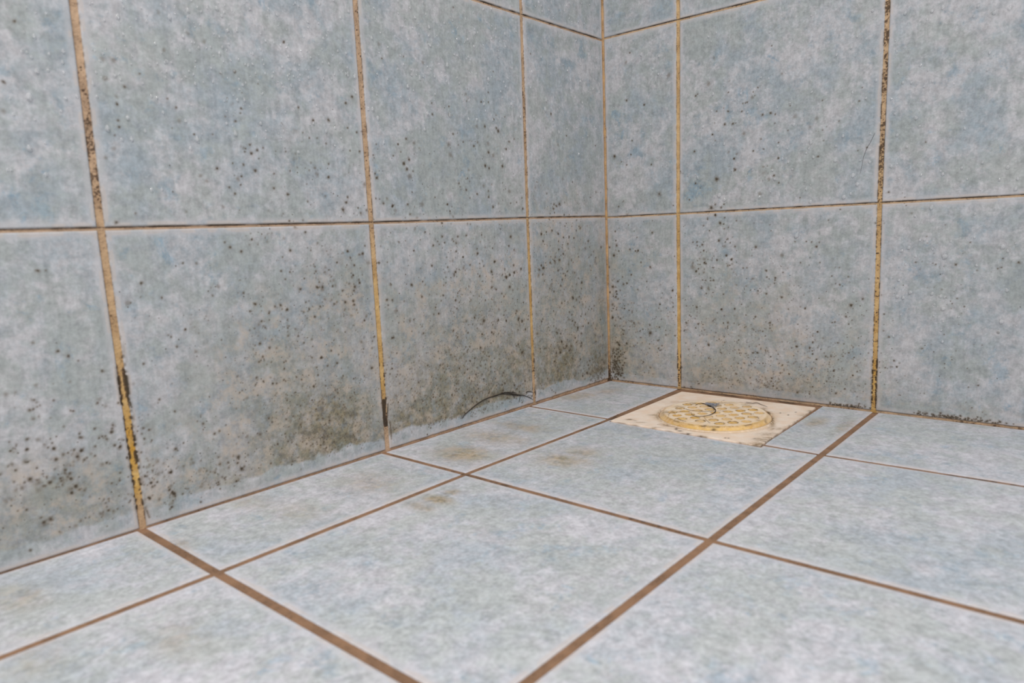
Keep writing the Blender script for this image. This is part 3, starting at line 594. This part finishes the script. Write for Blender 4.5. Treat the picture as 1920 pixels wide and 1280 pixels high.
def dh(pts): 
    P = []
    for x, y in pts:
        p = on_floor(1220+x/8, 730+y/8, .0045); P.append(p)
    return [np.array([p[0], p[1], floor_z(p[0], p[1])+surf_h(p[0], p[1])+.0005]) for p in smooth(P, 8)]
main = [(675, 238), (705, 220), (760, 212), (830, 222), (900, 252), (950, 285), (975, 312), (950, 350), (880, 385), (800, 402), (700, 405), (640, 393), (605, 370)]
tube(bm, dh(main), lambda f: .00022+.0003*math.exp(-((f-.36)/.14)**2)); tube(bm, dh([(x+4, y+6) for x, y in main[2:9]]), .00022)
tube(bm, dh([(835, 212), (870, 245), (900, 262)]), .0007)
hs_ = link('hair_strand', bm, M_hair, 'thick black curled hair looping over the back of the round drain grate', 'hair')
for pts, r, mt, lb in (
    ([(520, 292), (600, 315), (700, 325), (800, 330), (900, 328), (975, 315)], .00020, M_hair2, 'thin brown hair running straight to the black curl on the drain'),
    ([(340, 345), (430, 338), (520, 335), (620, 345)], .00016, M_hair2, 'short thin hair near the left rim of the drain grate'),
    ([(375, 295), (430, 290), (470, 300)], .00018, M_hair2, 'tiny curved hair at the back left of the drain grate'),
    ([(1430, 200), (1480, 203), (1530, 212), (1560, 205), (1600, 205), (1650, 225), (1700, 245), (1750, 262)], .00026, M_hair, 'dark curved hair over the back right rim of the drain'),
    ([(810, 395), (812, 430), (840, 465), (880, 495), (900, 505)], .00013, M_hair2, 'faint hair hanging forward across the middle grate holes'),
    ([(95, 525), (180, 522), (250, 545), (330, 560), (370, 558)], .00013, M_hair2, 'pale thin hair on the plate front left of the grate'),
    ([(345, 505), (400, 492), (470, 490), (530, 500)], .00016, M_hair2, 'thin hair on the left part of the grate above the front rim'),
    ([(1060, 185), (1085, 165), (1110, 162)], .00013, M_hair2, 'short faint hair on the plate behind the grate'),
    ([(1000, 322), (1080, 322), (1160, 330)], .00012, M_hair2, 'fine hair to the right of the black curl'),
    ([(270, 405), (275, 370), (310, 340), (350, 350), (380, 380)], .00014, M_hair2, 'small looped hair at the left of the grate')):
    drain_hair(pts, r, mt, lb)
# lint
bm = bmesh.new()
for k in range(46):
    x, y = random.triangular(825, 1045, 940), 0; y = 235+(x-940)*.12+random.gauss(0, 13)
    P = dh([(x+random.uniform(-45, 45), y+random.uniform(-10, 10)) for _ in range(4)])
    tube(bm, [p+np.array([0, 0, random.uniform(0, .0009)]) for p in P], .00016, seg=4)
link('lint_tuft', bm, M_lint, 'small tuft of blue grey lint caught by the black hair on the drain', 'lint')
# hair on the left wall near the floor
def wall_hair(fn, nrm, polys, mat, label):
    bm = bmesh.new()
    for pts, r in polys:
        P = [fn(x, y)+nrm*(r*.8+.0001) for x, y in pts]; tube(bm, smooth(P, 8), r)
    return link('hair_strand', bm, mat, label, 'hair')
qq = lambda *pts: [(690+x/5.82, 640+y/5.82) for x, y in pts]
wall_hair(on_left, np.array([1., 0, 0]), [
    (qq((1025, 838), (1050, 800), (1090, 765), (1135, 725), (1180, 690), (1230, 655), (1280, 628), (1340, 605), (1400, 590), (1450, 568), (1500, 555), (1560, 565), (1620, 578), (1700, 590), (1760, 612), (1795, 632)), .00042),
    (qq((1340, 606), (1420, 580), (1500, 570), (1600, 585), (1680, 588)), .0004), (qq((1500, 556), (1560, 552), (1620, 560)), .0003),
    (qq((1660, 585), (1655, 620), (1645, 665)), .00025), (qq((1720, 560), (1745, 545), (1795, 553)), .0004),
    (qq((1770, 620), (1785, 600), (1795, 580)), .0002), (qq((1560, 560), (1590, 600), (1600, 625)), .0002)], M_hair,
    'black arched hair stuck on the left wall just above the floor')
cc4 = lambda *pts: [(1280+x/sc, y/sc) for x, y in pts]
wall_hair(on_right, np.array([0, -1., 0]), [(cc4((1073, 742), (1050, 790), (1025, 835), (1008, 885), (1000, 930), (991, 968)), .00013)], M_hair,
    'fine dark hair lying on the right wall beside the long vertical joint')

# ------------------------------------------------------------ water droplets on the walls
t = NT('water')
lw = t.n('ShaderNodeLayerWeight'); lw.inputs[0].default_value = .35
t.bsdf((.97, .98, 1), .03, IOR=1.33, Specular_IOR_Level=.7, Transmission_Weight=.62, Alpha=t.ramp(lw.outputs['Facing'], 0, 1, .72, .9)); M_water = t.m
def drop_mesh(name, tail, flat, seg=20, rings=8):
    bm = bmesh.new(); top = None; prev = None
    for i in range(rings+1):
        f = math.sin(math.pi/2*i/rings)
        if i == 0: prev = [bm.verts.new((0, -.12*tail, flat))]; continue
        cur = []
        for k in range(seg):
            a = 2*math.pi*k/seg; x, y = math.cos(a)*f, math.sin(a)*f
            yy = y*(1+tail) if y > 0 else y; xx = x*(1-.45*min(1, tail)*max(0, y)/1.)
            cur.append(bm.verts.new((xx, yy-.12*tail*(1-f), flat*math.cos(math.pi/2*i/rings)*(1-.25*tail*max(0, y)) if i < rings else 0)))
        if len(prev) == 1:
            for k in range(seg): bm.faces.new((prev[0], cur[k], cur[(k+1) % seg]))
        else:
            for k in range(seg): bm.faces.new((prev[k], cur[k], cur[(k+1) % seg], prev[(k+1) % seg]))
        prev = cur
    bm.faces.new(prev[::-1])
    me = bpy.data.meshes.new(name); bmesh.ops.recalc_face_normals(bm, faces=bm.faces); bm.to_mesh(me); bm.free()
    for p in me.polygons: p.use_smooth = len(p.vertices) <= 4
    me.materials.append(M_water); return me
DM = [drop_mesh('droplet', tl, fl) for tl, fl in ((.25, .8), (.7, .8), (1.2, .7), (.0, .75))]
ML = Matrix(((0, 0, 1), (1, 0, 0), (0, 1, 0))).to_4x4(); MR = Matrix(((1, 0, 0), (0, 0, -1), (0, 1, 0))).to_4x4()
drops = []
def D_(x, y, r, k=None): drops.append((x, y, r, k))
for e in '945,100,9 1048,60,8 655,95,9 1210,50,7 1270,170,7 1320,170,7 1022,205,7 960,420,9 920,350,5 957,350,5 1036,430,5 190,205,8 205,400,9 162,545,12 163,830,10 255,975,8 600,720,10 712,660,8 680,780,7 735,780,7 810,735,6 910,630,6 1036,678,6 1100,780,9 1062,830,7 1315,750,8 1325,560,6 1365,560,6 1455,690,7 1265,690,6 845,1060,8 905,1060,5 797,467,5 875,545,6 845,540,5 640,425,6 520,470,6 430,540,6 365,550,7 353,290,7 350,350,6 120,290,6 175,320,6 75,640,6 195,670,5 540,540,6 500,20,5 1385,365,5 1575,375,5 1620,390,5 1805,215,5 1885,285,5 1720,155,4 1720,125,4 1500,70,4 1600,265,4 1640,610,4 1665,850,6 1870,715,6 1820,735,5 1870,815,4 1750,690,5 1850,440,4 1530,240,4 1060,285,6 1225,300,6 1240,265,5 1090,470,6 1055,400,4 1355,475,6 1625,480,6 990,300,5 960,240,4 690,40,5 1250,70,5 575,300,5 930,400,5'.split():
    x, y, r = map(float, e.split(',')); D_(x/sc, y/sc, r/sc*1.25)
for e in '170,215,5 410,100,6 490,155,6 495,255,6 590,365,8 437,440,7 520,428,5 370,485,7 480,635,8 150,610,6 175,612,7 203,660,9 237,797,6 820,445,7 740,260,6 705,222,5 838,215,4 912,190,5 915,260,4 630,305,4 710,320,4 645,310,4 755,668,6 710,665,5 605,645,7 845,670,5 905,865,5 898,890,5 795,583,6 805,620,4 948,583,5 1000,655,6 465,725,6 330,310,4 1062,402,5 1143,562,6 1137,612,8 1075,650,4 1345,575,5 1325,862,5 1440,515,5 1405,498,4 1280,497,4 1215,740,6 1055,490,3 1115,320,4 1262,395,4 75,430,7 80,520,5 128,293,5 185,100,4 470,80,4 960,100,3 1310,228,4 1258,35,4 1100,15,4'.split():
    x, y, r = map(float, e.split(',')); D_(640+x/sc, y/sc, r/sc*1.2)
for e in '1675,305,6 1772,315,5 1740,385,5 1770,415,5 1690,12,4 1480,150,4'.split():
    x, y, r = map(float, e.split(',')); D_(640+x/sc, y/sc, r/sc*1.2)
for e in '1060,60,6 1242,75,7 1392,62,8 1452,45,7 1650,35,7 1740,72,8 1825,50,7 1625,95,4 1365,110,5 1328,365,7 1700,390,6 1713,298,5 1230,462,6 1277,462,6 1395,455,6 1347,483,5 1185,635,6 1303,660,7 1322,705,6 1165,552,5 1575,718,6 1555,625,5 1673,908,6 1558,938,6 1452,972,7 1332,978,6 1197,755,7 1165,930,6 1815,935,8 1768,1003,6 1870,1000,6 1858,1055,8 1588,1000,5 1660,1060,4 1388,1160,8 1297,1205,6 1632,1195,5 1440,955,5 895,760,7 852,897,7 855,815,6 952,980,9 975,1028,9 900,1100,8 938,1082,6 690,1055,6 712,1125,7 715,797,7 690,855,5 730,878,6 705,830,5 620,695,7 590,905,6 558,888,5 612,945,5 513,998,7 500,950,6 530,815,5 428,1100,7 205,1090,9 233,1115,7 85,993,6 113,708,6 170,525,7 325,523,6 190,578,5 362,628,5 160,620,4 280,660,4 418,578,5 480,440,4 232,805,5 530,600,4 940,268,6 975,205,5 858,310,5 720,515,6 948,517,5 1023,550,5 1080,450,6 975,605,4 938,650,4 990,895,5 1045,905,6 1047,748,5 485,180,5 718,88,4 598,575,5 160,232,3 575,405,4 710,325,4 1125,825,4 1515,470,4'.split():
    x, y, r = map(float, e.split(',')); D_(1280+x/sc, y/sc, r/sc*1.2)
for e in '635,35,10 1325,60,6 1350,57,6 1262,103,7 1222,120,6 1300,150,6 1395,110,5 1463,150,11 1787,97,10 1815,122,6 1640,202,6 1205,283,6 1197,375,7 1232,382,7 1270,352,7 1392,358,8 1440,373,7 1462,378,6 1810,342,7 1453,443,9 1400,482,4 1540,488,4 1780,515,9 1763,572,7 1443,563,5 1450,628,6 1177,597,5 955,343,6 505,183,5 1245,195,5 1630,45,5'.split():
    x, y, r = map(float, e.split(',')); D_(1280+x/sc, 430+y/sc, r/sc*1.2)
nhand = len(drops)
def sprinkle(n, x0, x1, y0, y1, r0, r1):
    for _ in range(n): D_(random.uniform(x0, x1), random.uniform(y0, y1)**1.0, random.uniform(r0, r1))
sprinkle(150, 170, 655, 0, 150, 1.1, 2.2); sprinkle(60, 350, 655, 100, 260, .9, 1.8); sprinkle(110, 700, 970, 0, 190, .8, 1.7); sprinkle(30, 1000, 1120, 80, 260, .8, 1.4)
sprinkle(14, 5, 130, 10, 330, 1.6, 2.6); sprinkle(22, 1000, 1125, 0, 45, .8, 1.5); sprinkle(16, 1290, 1640, 60, 380, 1., 1.8); sprinkle(16, 1670, 1915, 10, 350, 1., 1.8); sprinkle(14, 1670, 1910, 400, 640, 1., 1.8); sprinkle(8, 1150, 1260, 80, 330, .8, 1.3)
drops.sort(key=lambda d: -d[2]*(10 if False else 1))
def near_joint(left, p):
    J = JL if left else JR; s = -p[1] if left else p[0]
    return any(abs(s-c) < .0042 for c, _ in J) or any(abs(p[2]-c) < .0038 for c, _ in JZ) or s < .004
def tile_name(left, p):
    s = -p[1] if left else p[0]; row = 'bottom' if p[2] < .1976 else ('middle' if p[2] < .3976 else 'top')
    J = [0]+[c for c, _ in (JL if left else JR)]; i = sum(s > c for c in J)-1; Z = [0, .1976, .3976, .5976]
    if left: col = ('narrow corner tile', 'first wide tile from corner', 'second wide tile from corner', 'tile at left picture edge')[min(i, 3)]
    else: col = ('narrow corner tile', 'wide tile above the drain', 'tile at right picture edge')[min(i, 2)]
    u = (s-J[i])/(J[i+1]-J[i]); u = 1-u if left else u; k = ('bottom', 'middle', 'top').index(row); v = (p[2]-Z[k])/(Z[k+1]-Z[k])
    hz = 'left' if u < .33 else ('centre' if u < .67 else 'right'); vt = 'lower' if v < .33 else ('mid' if v < .67 else 'upper')
    return f'{vt} {hz} on {"left" if left else "right"} wall, {row} row, {col}'
def size_word(r): return 'large' if r > .0016 else ('small' if r > .0009 else 'tiny')
cnt = 0; rest = []
for x, y, rp, k in drops:
    xc = 1131+(y-73)*.018
    left = x < xc; fn = on_left if left else on_right; p = fn(x, y)
    if near_joint(left, p) or p[2] > .55: continue
    r = rp*depth(p)/F*1.12
    tail = random.choice((1, 1, 2, 0)) if left else random.choice((0, 0, 1, 3))
    nrm = np.array([1, 0, 0]) if left else np.array([0, -1, 0]); loc = p-nrm*.00004
    if cnt < 300:
        o = bpy.data.objects.new('water_droplet', DM[tail]); C.objects.link(o)
        o.matrix_world = Matrix.Translation(Vector(loc)) @ (ML if left else MR) @ Matrix.Rotation(random.gauss(0, .10) if left else random.gauss(-.15, .3), 4, 'Z') @ Matrix.Diagonal((r*random.uniform(.85, 1.05), r, r*random.uniform(.8, 1.1), 1))
        tn = tile_name(left, p); o['label'] = f'{size_word(r)} water droplet, {tn}'; o['category'] = 'droplet'; o['group'] = f'{size_word(r)} water droplets {tn}'
        cnt += 1
    else: rest.append((loc, left, r, tail))
bm = bmesh.new()
for loc, left, r, tail in rest:
    tmp = bmesh.new(); tmp.from_mesh(DM[tail])
    tmp.transform(Matrix.Translation(Vector(loc)) @ (ML if left else MR) @ Matrix.Diagonal((r, r, r, 1)))
    me = bpy.data.meshes.new('x'); tmp.to_mesh(me); tmp.free(); bm.from_mesh(me); bpy.data.meshes.remove(me)
o = link('fine_water_spray', bm, M_water, 'finest specks of water sprayed between the larger droplets on both walls', 'water'); o['kind'] = 'stuff'
print('drops', cnt, len(rest), 'hand', nhand, 'holes', len(holes))
